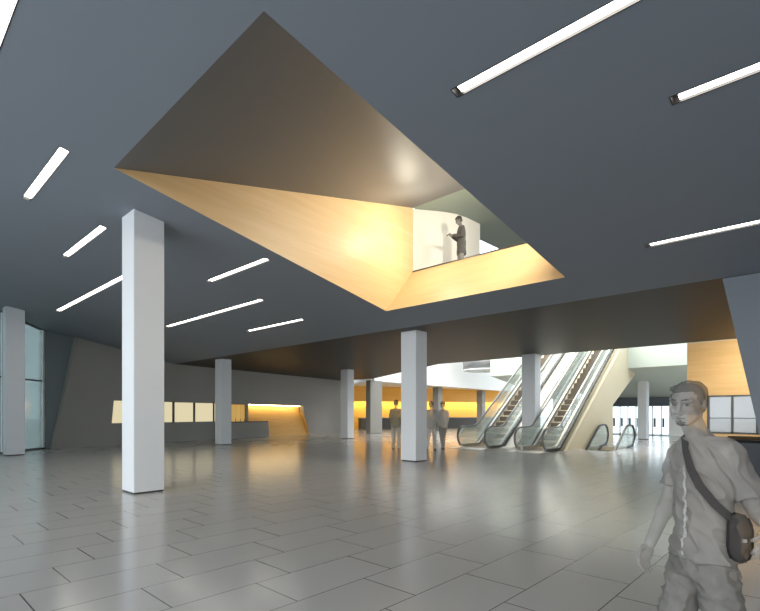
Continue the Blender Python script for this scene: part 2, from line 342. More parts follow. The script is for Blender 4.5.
# ------------------------------------------------------------------ columns
def column(a, b, w, d, h0, label, h1=None, m=COLUMN, group='square columns of the hall'):
    t = thing('column', label, 'column', (a+w/2, b+d/2, 0), 0, group)
    bm = B(); h1 = h0 if h1 is None else h1
    x, y = w/2, d/2
    vs = [bm.verts.new(p) for p in ((-x, -y, .035), (x, -y, .035), (x, y, .035), (-x, y, .035), (-x, -y, h0), (x, -y, h1), (x, y, h1), (-x, y, h0))]
    for q in ((0, 3, 2, 1), (4, 5, 6, 7), (0, 1, 5, 4), (1, 2, 6, 5), (2, 3, 7, 6), (3, 0, 4, 7)): bm.faces.new([vs[i] for i in q])
    bmesh.ops.bevel(bm, geom=[e for e in bm.edges if abs(e.verts[0].co.z-e.verts[1].co.z) > 2], offset=0.008, segments=2, affect='EDGES')
    obj('shaft', bm, m, t)
    bm = B(); box(bm, -x+.02, x-.02, -y+.02, y-.02, 0, 0.045); obj('plinth', bm, PLINTH, t)
    return t
column(3.69, 10.155, 0.6, 0.65, zc(3.69), 'tall white column standing nearest the camera, left of the ceiling opening', zc(4.29))
column(3.71, 22.86, 0.6, 0.6, zc(3.71), 'white column in front of the left glass front', zc(4.31))
column(12.45, 22.69, 0.56, 0.65, HL, 'white column in front of the cream lit display panels and counter')
column(12.53, 10.13, 0.6, 0.65, HL, 'bright white column at the fold of the ceiling hiding half a visitor')
column(20.86, 22.37, 0.56, 0.65, HL, 'slim white column at the far end of the dark reception wall')
column(21.26, 10.14, 0.6, 0.65, HL, 'beige white column standing between the two rising escalators')
column(27.2, 26.55, 1.35, 0.5, 4.18, 'shaded grey column under the corner of the white gallery', m=FARCOL, group='far columns')
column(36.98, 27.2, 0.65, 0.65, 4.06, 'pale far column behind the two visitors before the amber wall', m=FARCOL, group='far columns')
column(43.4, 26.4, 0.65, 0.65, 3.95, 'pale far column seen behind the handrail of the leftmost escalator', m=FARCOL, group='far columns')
column(32.8, 8.45, 0.6, 0.5, 3.585, 'pale green white column before the glass entrance doors', 3.505, m=COLUMN, group='far columns')

# ------------------------------------------------------------------ ceiling strip lights
SLOTS = []
def strip(a, b0, b1, label, w=0.105):
    t = thing('ceiling_light', label, 'ceiling light', (a, (b0+b1)/2, zc(a)), 0, 'strip lights in the falling ceiling')
    t.rotation_euler = (0, math.atan(0.1566), 0)
    l = (b1-b0)/2; bm = B(); g = 0.012; w2 = w/2+0.014; e = 0.07      # a slot in the ceiling, lined with a black trough
    box(bm, -w2-g, w2+g, l+e, l+e+g, -0.004, 0.09); box(bm, -w2-g, w2+g, -l-e-g, -l-e, -0.004, 0.09)
    box(bm, -w2-g, -w2, -l-e, l+e, -0.004, 0.09); box(bm, w2, w2+g, -l-e, l+e, -0.004, 0.09); box(bm, -w2-g, w2+g, -l-e, l+e, 0.08, 0.09)
    obj('housing', bm, BLACK, t)
    bm = B(); box(bm, -w/2, w/2, -l, l, 0.022, 0.078); obj('diffuser', bm, LIGHTWHITE, t)
    cut = B(); box(cut, -w2-g, w2+g, -l-e-g, l+e+g, -0.2, 0.092)
    bmesh.ops.transform(cut, verts=cut.verts, matrix=Matrix.Translation(t.location) @ t.rotation_euler.to_matrix().to_4x4()); SLOTS.append(cut)
for a, b0, b1, s in (
    (1.08, 5.0, 9.0, 'strip light cut off by the top left corner of the picture'),
    (2.25, 9.2, 11.74, 'short steep strip light left of the dark point of the ceiling opening'),
    (3.61, 11.74, 14.56, 'short strip light next to the top of the nearest white column, left of it'),
    (5.05, 14.2, 21.36, 'long strip light that runs behind the nearest white column from the left'),
    (6.51, 9.8, 12.51, 'short strip light just right of the nearest column, closest below the wood face'),
    (8.13, 12.5, 19.0, 'long thin strip light right of the nearest column, between two shorter ones'),
    (9.93, 12.87, 16.1, 'short thin strip light nearest the fold of the ceiling, left of the wood opening'),
    (4.9, 0.6, 3.29, 'broad strip light crossing the top edge, right of the ceiling opening'),
    (6.43, -3.0, 1.32, 'strip light leaving by the right edge, near the top right corner'),
    (9.9, -3.0, 2.49, 'thin strip light leaving by the right edge, above the leaning slate wall')):
    strip(a, b0, b1, s)

cb = B()
for q in SLOTS:
    tm = bpy.data.meshes.new('slot'); q.to_mesh(tm); q.free(); cb.from_mesh(tm); bpy.data.meshes.remove(tm)
bmesh.ops.recalc_face_normals(cb, faces=cb.faces)
tm = bpy.data.meshes.new('slots'); cb.to_mesh(tm); cb.free(); so_ = bpy.data.objects.new('slots', tm); COL.objects.link(so_)
bo = ceil_ob.modifiers.new('slots', 'BOOLEAN'); bo.operation = 'DIFFERENCE'; bo.object = so_; bo.solver = 'EXACT'
cut_mesh = bpy.data.meshes.new_from_object(ceil_ob.evaluated_get(bpy.context.evaluated_depsgraph_get()))
ceil_ob.modifiers.clear(); ceil_ob.data = cut_mesh
bpy.data.objects.remove(so_)

# ------------------------------------------------------------------ reception: lit panels, counter, cabinet, niche lamp
pe = [(9.37, 10.6), (10.73, 11.96), (12.09, 13.32), (13.45, 14.72), (14.82, 16.05)]
def disp(a0, a1, label, slant=0.0):
    c = (a0+a1)/2; t = thing('display_case', label, 'display case', rw(c, 1.09, 0.12), math.atan2(U.y, U.x), 'cream lit display cases in the reception wall')
    k = 1/U.x; hw = (a1-a0)/2*k; zt = NT-1.09-0.005-(c-8.6)*0.0056
    bm = B(); q = [(-hw, 0.0, 0), (hw, 0, 0), (hw, 0, zt), (-hw+slant, 0, zt)]
    prism(bm, [(x, 0.012, z) for x, y, z in q], (0, 0.3, 0)); obj('cabinet_body', bm, WALLGREY, t)
    bm = B(); e = 0.02; prism(bm, [(-hw+e, 0, e), (hw-e, 0, e), (hw-e, 0, zt-e), (-hw+slant+e, 0, zt-e)], (0, 0.012, 0)); obj('lit_glass', bm, PANELGLOW, t)
disp(8.45, 9.24, 'cream lit display case with a slanted left side, leftmost of its row', 0.19)
for (a0, a1), s in zip(pe, ('cream lit display case behind the nearest column, second of its row', 'cream lit display case whose left part the nearest column hides',
                            'whole cream lit display case just right of the nearest column', 'cream lit display case left of the slimmer reception column',
                            'cream lit display case behind the reception column, last of its row')): disp(a0, a1, s)
t = thing('reception_counter', 'long dark grey reception counter in front of the lit wood niche', 'counter', rw(16.9, 0, -0.3), math.atan2(U.y, U.x))
bm = B(); prism(bm, [(-2.0, 0, 0), (2.2, 0, 0), (2.1, 0, 1.02), (-2.0, 0, 1.02)], (0, 0.27, 0)); obj('front', bm, WALLGREY, t)
bm = B(); prism(bm, [(-2.0, -0.01, 1.02), (2.1, -0.01, 1.02), (2.095, -0.01, 1.07), (-2.0, -0.01, 1.07)], (0, 0.29, 0)); obj('worktop', bm, COUNTER, t)
t = thing('cabinet', 'amber glass fronted cabinet behind the reception counter', 'cabinet', rw(16.82, 0, 0.25), math.atan2(U.y, U.x))
bm = B(); box(bm, -0.58, 0.58, 0.03, 0.4, 0, 2.2); obj('body', bm, AMBERWOOD, t)
for x in (-0.385, 0, 0.385):
    bm = B(); box(bm, x-0.18, x+0.18, 0, 0.03, 0.1, 2.16, 0.004); dr = obj('door', bm, AMBERGLASS, t)
    bm = B(); box(bm, x+0.15, x+0.17, -0.03, 0, 0.95, 1.25); obj('handle', bm, DARKMETAL, dr)
t = thing('niche_light', 'warm light line along the top of the wood clad niche', 'light line', rw(20.17, 2.17, 0.2), math.atan2(U.y, U.x)); t.rotation_euler[1] = 0.0056
bm = B(); box(bm, -2.6, 2.65, -0.05, 0.05, -0.01, 0.02); obj('housing', bm, DARKMETAL, t)
bm = B(); box(bm, -2.58, 2.63, -0.03, 0.03, -0.03, -0.01); obj('diffuser', bm, LIGHTWARM, t)
# far counter
t = thing('service_counter', 'long dark service counter before the glowing amber wall', 'counter', CA, math.atan2(cu.y, cu.x))
bm = B(); box(bm, 0, 20, 0, 0.6, 0, 1.1); obj('front', bm, COUNTER, t)
bm = B(); box(bm, -0.03, 20.03, -0.04, 0.66, 1.1, 1.16); obj('worktop', bm, WALLGREY, t)
t = thing('cove_light', 'warm light line tucked under the orange bulkhead of the far wall', 'light line', fw(9.5, 1.6, 2.95), math.atan2(cu.y, cu.x))
bm = B(); box(bm, -11.5, 14, -0.1, 0.1, 0, 0.04); obj('housing', bm, DARKMETAL, t)
bm = B(); box(bm, -11.5, 14, -0.07, 0.07, -0.05, 0.0); obj('diffuser', bm, emission('cove_glow', (1.0, 0.81, 0.36), 45.0), t)
# dark desk behind the leaning wall
t = thing('desk', 'black angular desk between the walking man and the leaning slate wall', 'desk', (14.6, 1.2, 0), 0)
bm = B(); prism(bm, [(-0.3, 0.62, 0), (2.2, 0.95, 0), (2.2, -1.6, 0), (-0.6, -1.6, 0)], (0, 0, 0.92)); obj('front', bm, BLACK, t)
bm = B(); prism(bm, [(-0.36, 0.7, 0.92), (2.26, 1.05, 0.92), (2.26, -1.65, 0.92), (-0.66, -1.65, 0.92)], (0, 0, 0.05)); obj('worktop', bm, mat('desk_black', (0.02, 0.02, 0.022), 0.7, spec=0.2), t)
# drum hanging in the atrium
t = thing('hanging_drum', 'large grey metal drum hanging high in the bright atrium', 'lamp', V((37.6, 22.6, 5.36)))
bm = B(); bmesh.ops.create_cone(bm, cap_ends=True, segments=48, radius1=1.9, radius2=1.9, depth=1.5); bmesh.ops.translate(bm, verts=bm.verts, vec=(0, 0, 0.75)); o = obj('drum', bm, mat('drum_metal', (0.3, 0.3, 0.3), 0.4, 0.6), t, True)
bm = B(); bmesh.ops.create_cone(bm, cap_ends=True, segments=48, radius1=1.94, radius2=1.94, depth=0.1); bmesh.ops.translate(bm, verts=bm.verts, vec=(0, 0, 0.02)); obj('rim', bm, FRAMEWHITE, t)
for q in range(3):
    bm = B(); x, y = 1.5*math.cos(q*2.1), 1.5*math.sin(q*2.1); box(bm, x-.015, x+.015, y-.015, y+.015, 1.5, 5.5); obj('hanger', bm, DARKMETAL, t)

# ------------------------------------------------------------------ escalators
TAN = 0.713
def escalator(name, label, y0, y1, up=True, x0=20.65, top=5.75, xs=18.95):
    """balustrades at y0 and y1; x0 is where the incline starts, top the height it gains"""
    t = thing(name, label, 'escalator', (xs, (y0+y1)/2, 0), 0, 'escalators')
    X = lambda x: x-xs; yc = (y0+y1)/2
    x1 = x0+top/TAN; xe = x1+0.9
    z = lambda x: 0 if x < x0 else min(top, (x-x0)*TAN)
    nose0 = [(xs+0.62+0.52*math.cos(q), 0.53+0.47*math.sin(q)) for q in [math.radians(d) for d in range(262, 89, -14)]]
    nose1 = [(xe-0.1+0.5*math.cos(q), top+0.53+0.47*math.sin(q)) for q in [math.radians(d) for d in range(90, -83, -14)]]
    hand = nose0+[(x0-0.35, 1.0), (x0-0.1, 1.02), (x0+0.15, 1.1)]+[(x1-0.05, top+0.95), (x1+0.25, top+1.0)]+nose1
    hand = [(X(x), zz) for x, zz in hand]
    deck = [(X(xs+0.5), 0.09), (X(x0-0.05), 0.09), (X(x0+0.15), 0.17), (X(x1-0.1), top+0.03), (X(x1+0.15), top+0.1), (X(xe), top+0.1)]
    for y, sgn in ((y0, 1), (y1, -1)):
        yy = y-yc
        bm = B(); ribbon(bm, hand, yy-0.035, yy+0.035, -0.03, 0.03); obj('handrail', bm, STEELRAIL if up else BLACK, t)
        gp = [p for p in hand]; low = deck[::-1]
        bm = B(); prism(bm, [(x, yy-0.007, zz) for x, zz in gp+low], (0, 0.014, 0)); obj('balustrade', bm, GLASSCLEAR, t)
        bm = B(); ribbon(bm, deck, yy-0.06, yy+0.06, -0.04, 0.03); obj('deck_trim', bm, BLACK, t)
        bm = B(); ribbon(bm, [(x, zz-0.01) for x, zz in deck], yy+sgn*0.07, yy+sgn*0.17, -0.06, 0.1); obj('skirt', bm, STEEL, t)
    ws = (y1-y0)/2-0.17
    n0 = 3; run = 0.4; rise = run*TAN
    for k in range(int(top/rise)+5):
        xa = x0-n0*run+k*run; za = min(top, max(0.0, (k-n0)*rise)) if k >= n0 else 0.0
        if xa > xe-0.5: break
        bm = B(); box(bm, X(xa), X(xa+run), -ws, ws, za-0.3, za+0.012); obj('step', bm, STEP, t)
    bm = B(); box(bm, X(xs-0.5), X(x0-n0*run), -(y1-y0)/2-0.12, (y1-y0)/2+0.12, 0.0, 0.014); obj('comb_plate', bm, STEEL, t)
    tr = [(X(x0-0.4), -0.02), (X(x0+0.1), -0.01), (X(x1), top-0.08), (X(xe), top-0.08)]
    bm = B(); ribbon(bm, tr, -(y1-y0)/2-0.08, (y1-y0)/2+0.08, -0.75, -0.22) if up else None
    if up:
        for v in bm.verts: v.co.z = max(v.co.z, 0.003)
        obj('truss', bm, BEIGE, t)
    else: bm.free()
    return t
STEELRAIL = mat('handrail_grey', (0.2, 0.2, 0.19), 0.35, 0.3)
escalator('escalator', 'rising escalator with a beige side wall, nearer the wood wall', 8.75, 10.0)
escalator('escalator', 'rising escalator beside the two visitors, farther from the wood wall', 11.45, 12.9)
bm = B(); ribbon(bm, [(20.3, 0.04), (20.75, 0.05), (28.7, 5.72), (29.3, 5.72)], 10.85, 11.36, -0.5, 0.0)
for v in bm.verts: v.co.z = max(v.co.z, 0.003)
struct('trim_5', bm, WHITE)
# the descending one: its upper end is at the hall floor
def descending():
    t = thing('escalator', 'descending escalator with black handrails sinking into the floor', 'escalator', (24.6, 7.625, 0), 0, 'escalators')
    xb, xs_ = 24.1, 24.6; sl = 0.62
    hand = [(21.3, 1.03-2.8*sl), (23.9, 0.93), (24.1, 1.02), (24.45, 1.05)]+[(24.75+0.5*math.cos(q), 0.57+0.48*math.sin(q)) for q in [math.radians(d) for d in range(90, -84, -14)]]
    hand = [(x-xs_, z) for x, z in hand]
    deck = [(21.3-xs_, 0.06-2.85*sl), (24.05-xs_, -0.02), (24.25-xs_, 0.06), (25.0-xs_, 0.08)]
    for y in (-0.6, 0.6):
        bm = B(); ribbon(bm, hand, y-0.04, y+0.04, -0.035, 0.035); obj('handrail', bm, BLACK, t)
        bm = B(); prism(bm, [(x, y-0.007, z) for x, z in hand+deck[::-1]], (0, 0.014, 0)); obj('balustrade', bm, GLASSCLEAR, t)
        bm = B(); ribbon(bm, deck, y-0.05, y+0.05, -0.05, 0.03); obj('deck_trim', bm, DARKMETAL, t)
    bm = B(); box(bm, -0.25, 0.9, -0.62, 0.62, 0.0, 0.014); obj('comb_plate', bm, STEEL, t)
    for k in range(7):
        x = -0.65-k*0.4; z = -0.15-k*0.25
        bm = B(); box(bm, x, x+0.4, -0.5, 0.5, z-0.25, z); obj('step', bm, STEP, t)
descending()

# ------------------------------------------------------------------ people
def ell(bm, c, ax, ay, az, seg=16):
    c = V(c); M = Matrix((V(ax), V(ay), V(az))).transposed().to_4x4(); M.translation = c
    bmesh.ops.create_uvsphere(bm, u_segments=seg, v_segments=max(8, seg*2//3), radius=1.0, matrix=M)

def capsule(bm, p0, r0, p1, r1, seg=14):
    p0, p1 = V(p0), V(p1); d = p1-p0; l = d.length
    if l < 1e-5: return
    d.normalize(); q = d.orthogonal().normalized(); r = d.cross(q); rings = []
    for k in range(5):
        a = math.pi/2*(1-k/4); rings.append((p0-d*r0*math.sin(a), r0*math.cos(a)))
    for k in range(5):
        a = math.pi/2*k/4; rings.append((p1+d*r1*math.sin(a), r1*math.cos(a)))
    loft(bm, [(c, q*max(rr, 1e-4), r*max(rr, 1e-4)) for c, rr in rings], seg)

def loft(bm, rings, seg=20):
    vs = [[bm.verts.new(V(c)+u*math.cos(2*math.pi*i/seg)+v*math.sin(2*math.pi*i/seg)) for i in range(seg)] for c, u, v in rings]
    for a, b in zip(vs, vs[1:]):
        for i in range(seg): bm.faces.new((a[i], a[(i+1) % seg], b[(i+1) % seg], b[i]))
    bm.faces.new(vs[0][::-1]); bm.faces.new(vs[-1])

def chain(bm, pts, rad):
    for (p0, r0), (p1, r1) in zip(list(zip(pts, rad)), list(zip(pts, rad))[1:]): capsule(bm, p0, r0, p1, r1)

def fuse(name, bm, voxel, m, parent, smooth=4, wrinkle=0.0, wscale=9.0, loc=True):
    """melt the overlapping volumes of bm into one continuous skin"""
    bmesh.ops.recalc_face_normals(bm, faces=bm.faces)
    me = bpy.data.meshes.new('tmp'); bm.to_mesh(me); bm.free()
    o = bpy.data.objects.new('tmp', me); COL.objects.link(o)
    r = o.modifiers.new('r', 'REMESH'); r.mode = 'VOXEL'; r.voxel_size = voxel; r.adaptivity = 0
    s = o.modifiers.new('s', 'SMOOTH'); s.factor = 0.5; s.iterations = smooth
    dg = bpy.context.evaluated_depsgraph_get(); ev = o.evaluated_get(dg)
    out = bpy.data.meshes.new_from_object(ev)
    bpy.data.objects.remove(o); bpy.data.meshes.remove(me)
    out.name = name
    if wrinkle:
        ns = [v.normal.copy() for v in out.vertices]
        for v, n in zip(out.vertices, ns):
            p = V((v.co.x*wscale, v.co.y*wscale, v.co.z*wscale*1.3+v.co.x*6-v.co.y*5))
            v.co += n*wrinkle*(0.8*noise.noise(p*0.6)+0.9*(1-min(1, abs(noise.noise(p+V((3, 1, 7)))*2.2)))**2+0.2*noise.noise(p*2.7)-0.3)
    out.materials.clear(); out.materials.append(m)
    for p in out.polygons: p.use_smooth = True
    q = bpy.data.objects.new(name, out); COL.objects.link(q); q.parent = parent
    return q

def hand(bm, wrist, d, palm, k=1.0, curl=0.5, thumb_side=1):
    """palm + four unequal bent fingers + thumb; d points to the finger tips, palm is the palm's normal"""
    d = V(d).normalized(); palm = V(palm); palm = (palm-d*palm.dot(d)).normalized(); sd = d.cross(palm)*thumb_side
    w = V(wrist); c = w+d*0.05*k
    ell(bm, c, d*0.052*k, sd*0.041*k, palm*0.017*k)
    for i, (off, ln) in enumerate(((0.029, 0.073), (0.010, 0.082), (-0.010, 0.077), (-0.028, 0.060))):
        base = w+d*(0.085-abs(off)*0.15)*k+sd*off*k; a = 0.25+curl*(0.6+0.12*i); p = base; dirv = d
        for j, f in enumerate((0.45, 0.32, 0.26)):
            aa = a*(j+0.6)*0.8; dd = d*math.cos(aa)+palm*math.sin(aa); q = p+dd*ln*f*k
            capsule(bm, p, (0.0092-0.0009*j)*k, q, (0.0084-0.0009*j)*k, 10); p = q
    p = w+d*0.03*k+sd*0.03*k; t1 = p+(d*0.6+sd*0.6+palm*0.35).normalized()*0.042*k; t2 = t1+(d*0.9+sd*0.15+palm*0.4).normalized()*0.034*k
    capsule(bm, p, 0.013*k, t1, 0.0105*k, 10); capsule(bm, t1, 0.0105*k, t2, 0.009*k, 10)

def head(bm, c, f, u, k=1.0):
    """skull, jaw, brow, nose, lips, ears around the head centre c; f forward, u up"""
    f = V(f).normalized(); u = V(u); u = (u-f*u.dot(f)).normalized(); r = f.cross(u)
    P = lambda x, y, z: V(c)+(r*x+f*y+u*z)*k
    E = lambda x, y, z, a, b, d: ell(bm, P(x, y, z), r*a*k, f*b*k, u*d*k, 20)
    E(0, -0.012, 0.032, 0.073, 0.092, 0.078); E(0, 0.018, -0.03, 0.061, 0.066, 0.078); E(0, 0.03, -0.07, 0.05, 0.054, 0.045); E(0, 0.022, -0.05, 0.062, 0.06, 0.06)
    E(0, 0.068, -0.096, 0.022, 0.02, 0.018)
    for s in (-1, 1):
        capsule(bm, P(s*0.054, 0.0, -0.058), 0.018*k, P(s*0.02, 0.06, -0.094), 0.017*k); E(s*0.044, 0.04, -0.052, 0.024, 0.03, 0.034)
        capsule(bm, P(s*0.014, 0.082, 0.024), 0.011*k, P(s*0.048, 0.062, 0.022), 0.011*k)
        E(s*0.038, 0.052, -0.03, 0.026, 0.028, 0.026)
        E(s*0.075, -0.012, -0.008, 0.009, 0.019, 0.032); E(s*0.012, 0.094, -0.042, 0.009, 0.011, 0.008)
    capsule(bm, P(0, 0.08, 0.012), 0.009*k, P(0, 0.106, -0.036), 0.0115*k)
    capsule(bm, P(-0.019, 0.074, -0.064), 0.007*k, P(0.019, 0.074, -0.064), 0.007*k); E(0, 0.083, -0.063, 0.018, 0.008, 0.006); E(0, 0.081, -0.075, 0.016, 0.009, 0.007)
    return P, r, f, u

def torso_rings(levels, rt, fw_, grow=0.0):
    return [(V(c), V(rt).normalized()*(w+grow), V(fw_).normalized()*(d+grow)) for c, w, d in levels]

def face_parts(P, r, f, u, k, t, mats, beard=False, lo=False):
    for s in (-1, 1):
        bm = B(); bmesh.ops.create_uvsphere(bm, u_segments=14, v_segments=10, radius=0.0112*k, matrix=Matrix.Translation(P(s*0.031, 0.0665, 0.003))); e = obj('eye', bm, mats['eye'], t, True)
        bm = B(); bmesh.ops.create_uvsphere(bm, u_segments=12, v_segments=8, radius=0.0068*k, matrix=Matrix.Translation(P(s*0.031, 0.0725, 0.002))); obj('iris', bm, mats['dark'], e, True)
        bm = B(); capsule(bm, P(s*0.015, 0.089, 0.026), 0.0045*k, P(s*0.034, 0.082, 0.030), 0.0045*k); capsule(bm, P(s*0.034, 0.082, 0.030), 0.0045*k, P(s*0.052, 0.065, 0.024), 0.0028*k); obj('eyebrow', bm, mats['hair'], t, True)
    bm = B(); capsule(bm, P(-0.019, 0.0815, -0.0692), 0.0022*k, P(0, 0.0905, -0.069), 0.003*k); capsule(bm, P(0, 0.0905, -0.069), 0.003*k, P(0.019, 0.0815, -0.0692), 0.0022*k); obj('mouth', bm, mats['dark'], t, True)
    if beard:
        bm = B(); ell(bm, P(0, 0.074, -0.097), r*0.021*k, f*0.0165*k, u*0.0145*k); ell(bm, P(0, 0.0875, -0.083), r*0.006*k, f*0.004*k, u*0.005*k)
        fuse('beard', bm, 0.003, mats['hair'], t, 2, 0.003, 80)

def hair(name, P, r, f, u, k, m, t, voxel, vol=1.0, long=0.0):
    bm = B()
    ell(bm, P(0, -0.024, 0.048), r*0.0785*k*vol, f*0.091*k*vol, u*0.072*k*vol, 24); ell(bm, P(0, -0.05, 0.0), r*0.073*k, f*0.058*k, u*0.075*k)
    ell(bm, P(0.01, 0.036, 0.080), r*0.060*k, f*0.036*k, u*0.026*k)
    for s in (-1, 1): ell(bm, P(s*0.071, 0.006, 0.026), r*0.009*k, f*0.028*k, u*0.034*k)
    if long: ell(bm, P(0, -0.06, -0.03), r*0.06*k, f*0.045*k, u*0.06*k)
    return fuse(name, bm, voxel, m, t, 2, 0.006*k, 38)

# --- the man walking past on the right (local axes: +x right of the camera's view, +y away from it)
G = dict(skin=ghost('walker_skin', (0.22, 0.205, 0.19), 0.68), hair=ghost('walker_hair', (0.055, 0.05, 0.046), 0.72, amount=0.4, scale=60),
         dark=ghost('walker_dark', (0.04, 0.038, 0.036), 0.7), eye=ghost('walker_eye', (0.16, 0.155, 0.15), 0.6),
         shirt=ghost('walker_shirt', (0.175, 0.163, 0.148), 0.86, amount=0.14, scale=9), jeans=ghost('walker_trousers', (0.13, 0.123, 0.112), 0.86, amount=0.35, scale=16),
         bag=ghost('walker_bag', (0.035, 0.032, 0.03), 0.85), shoe=ghost('walker_shoe', (0.06, 0.06, 0.06), 0.75), trim=ghost('walker_trim', (0.42, 0.41, 0.385), 0.6))
def walker():
    t = thing('person', 'see-through grey man walking by with a dark shoulder bag', 'person', (RX*1.628+FW*2.45), math.atan2(RX.y, RX.x))
    fwd, rt = V((-0.97, -0.18, 0)).normalized(), V((-0.18, 0.97, 0)).normalized()
    hf = V((-0.86, -0.52, -0.14)); hc = V((-0.095, -0.03, 1.668))
    lev = [((0.005, 0.0, 0.80), .145, .1), ((0.005, 0.0, 0.90), .152, .108), ((0.006, 0, 1.0), .14, .098), ((0.01, 0, 1.12), .132, .092), ((0.008, 0, 1.25), .142, .1), ((0.004, 0, 1.38), .144, .096), ((0.002, 0.0, 1.45), .112, .078), ((-0.004, 0, 1.50), .06, .055)]
    shR, elR, wrR = (0.0, .15, 1.43), (-.075, .165, 1.15), (-.245, .04, .955)
    shL, elL, wrL = (.018, -.145, 1.435), (.15, -.16, 1.15), (.14, -.325, 1.075)
    hR, kR, aR, tR = (0.0, .09, .86), (-.11, .085, .48), (-.13, .085, .09), (-.30, .07, .04)
    hL, kL, aL, tL = (.01, -.085, .86), (.06, -.09, .48), (.27, -.09, .16), (.17, -.1, .04)
    # body
    bm = B(); loft(bm, torso_rings(lev, rt, fwd, -0.012), 24)
    chain(bm, [(-0.01, 0, 1.49), (-0.045, -.008, 1.53), (-0.075, -.015, 1.60)], (.056, .052, .05))
    P, r, f, u = head(bm, hc, hf, V((0.02, -0.02, 1)), 0.925)
    chain(bm, [shR, elR, wrR], (.05, .040, .028)); capsule(bm, elR, .041, V(elR).lerp(V(wrR), .3), .043)
    chain(bm, [shL, elL, wrL], (.05, .040, .028)); capsule(bm, elL, .041, V(elL).lerp(V(wrL), .3), .043)
    for sh in (shR, shL): capsule(bm, (0.003, V(sh).y*0.5, 1.455), .05, sh, .052)
    hand(bm, wrR, (-0.42, -0.12, -0.9), (0.25, -0.9, 0), 1.02, 0.55, 1)
    hand(bm, wrL, (-0.75, -0.1, -0.45), (0.3, 0.7, -0.6), 1.02, 0.7, -1)
    for a, b, c, d in ((hR, kR, aR, tR), (hL, kL, aL, tL)):
        chain(bm, [a, b, c], (.085, .055, .038)); capsule(bm, b, .05, V(b).lerp(V(c), .35), .054); capsule(bm, c, .04, d, .03)
    fuse('body', bm, 0.0042, G['skin'], t, 3)
    face_parts(P, r, f, u, 0.925, t, G, beard=True)
    hair('hair', P, r, f, u, 0.925, G['hair'], t, 0.005)
    # T-shirt with short sleeves
    sl = [((0.005, 0.0, 0.90), .180, .142), ((0.006, 0.0, 0.96), .168, .130), ((0.008, 0, 1.05), .150, .112), ((0.01, 0, 1.15), .147, .108), ((0.008, 0, 1.26), .155, .114), ((0.004, 0, 1.38), .158, .110), ((0.004, 0.0, 1.455), .128, .092), ((0.0, 0.0, 1.495), .090, .074), ((-0.014, 0.0, 1.515), .060, .060)]
    bm = B(); loft(bm, torso_rings(sl, rt, fwd), 28)
    for sh, el in ((shR, elR), (shL, elL)):
        s_, e_ = V(sh), V(sh).lerp(V(el), 0.72); d = (e_-s_).normalized(); q = d.orthogonal().normalized(); w2 = d.cross(q)
        capsule(bm, (0.003, s_.y*0.45, 1.462), .056, s_, .060); loft(bm, [(s_-d*0.03, q*.05, w2*.05), (s_+d*.02, q*.061, w2*.061), (e_-d*.03, q*.063, w2*.063), (e_, q*.066, w2*.066)], 18)
    fuse('shirt', bm, 0.0055, G['shirt'], t, 2, 0.016, 9)
    # crumpled button front of the shirt: a raised placket with a ragged edge
    bm = B(); pr = None
    for i in range(24):
        z = 1.44-i*0.0225; y = -0.012+0.004*math.sin(i*1.9)+0.004*math.sin(i*4.1); xf = (-0.118 if z < 1.0 else -0.104 if z < 1.2 else -0.106) + (0.05*(z-1.36)/0.08 if z > 1.36 else 0)
        p = V((xf-0.006, y-0.02, z))
        if pr is not None: capsule(bm, pr, 0.0055, p, 0.006)
        pr = p
    fuse('shirt_placket', bm, 0.003, G['trim'], t, 1, 0.005, 70)
    # trousers
    bm = B(); loft(bm, torso_rings([((0.0, 0, 0.80), .160, .114), ((0.0, 0, 0.88), .160, .116), ((0.0, 0, 0.955), .146, .102)], rt, fwd), 24)
    for a, b, c in ((hR, kR, aR), (hL, kL, aL)): chain(bm, [a, b, V(c)+V((0, 0, .01))], (.095, .08, .075))
    fuse('trousers', bm, 0.007, G['jeans'], t, 2, 0.018, 10)
    for c, d in ((aR, tR), (aL, tL)):
        bm = B(); c, d = V(c), V(d); h = (d-c); h.z = 0; h.normalize(); capsule(bm, V((c.x, c.y, max(.048, c.z-.05)))-h*0.04, .046, V((d.x, d.y, d.z+0.003)), .04); fuse('shoe', bm, 0.007, G['shoe'], t, 2)
    # bag and strap
    bm = B(); out = [(-.052, .09), (-.025, .118), (.03, .105), (.062, .05), (.06, -.06), (.035, -.112), (-.03, -.118), (-.056, -.06)]
    prism(bm, [(.036+x*.82, -.235, 1.045+z*.98) for x, z in out], (0, .07, 0)); bmesh.ops.bevel(bm, geom=bm.edges[:], offset=0.012, segments=2, affect='EDGES')
    bg = obj('shoulder_bag', bm, G['bag'], t, True)
    bm = B(); box(bm, .025, .04, -.242, -.234, 1.03, 1.045); obj('buckle', bm, G['trim'], bg)
    pts = [(.11, .02, 1.40), (.07, .05, 1.50), (-.02, .055, 1.545), (-.078, .02, 1.50), (-.108, -.03, 1.435), (-.112, -.08, 1.345), (-.095, -.12, 1.27), (-.05, -.16, 1.19), (-.005, -.185, 1.14), (.01, -.20, 1.11)]
    bm = B(); rings = []
    for i, p in enumerate(pts):
        d = (V(pts[min(i+1, len(pts)-1)])-V(pts[max(i-1, 0)])).normalized(); o_ = V((p[0], p[1], 0.25 if i < 4 else 0)).normalized(); s_ = d.cross(o_).normalized()
        rings.append((V(p), s_*0.02, d.cross(s_).normalized()*0.004))
    loft(bm, rings, 12); obj('strap', bm, G['bag'], bg, True)
walker()

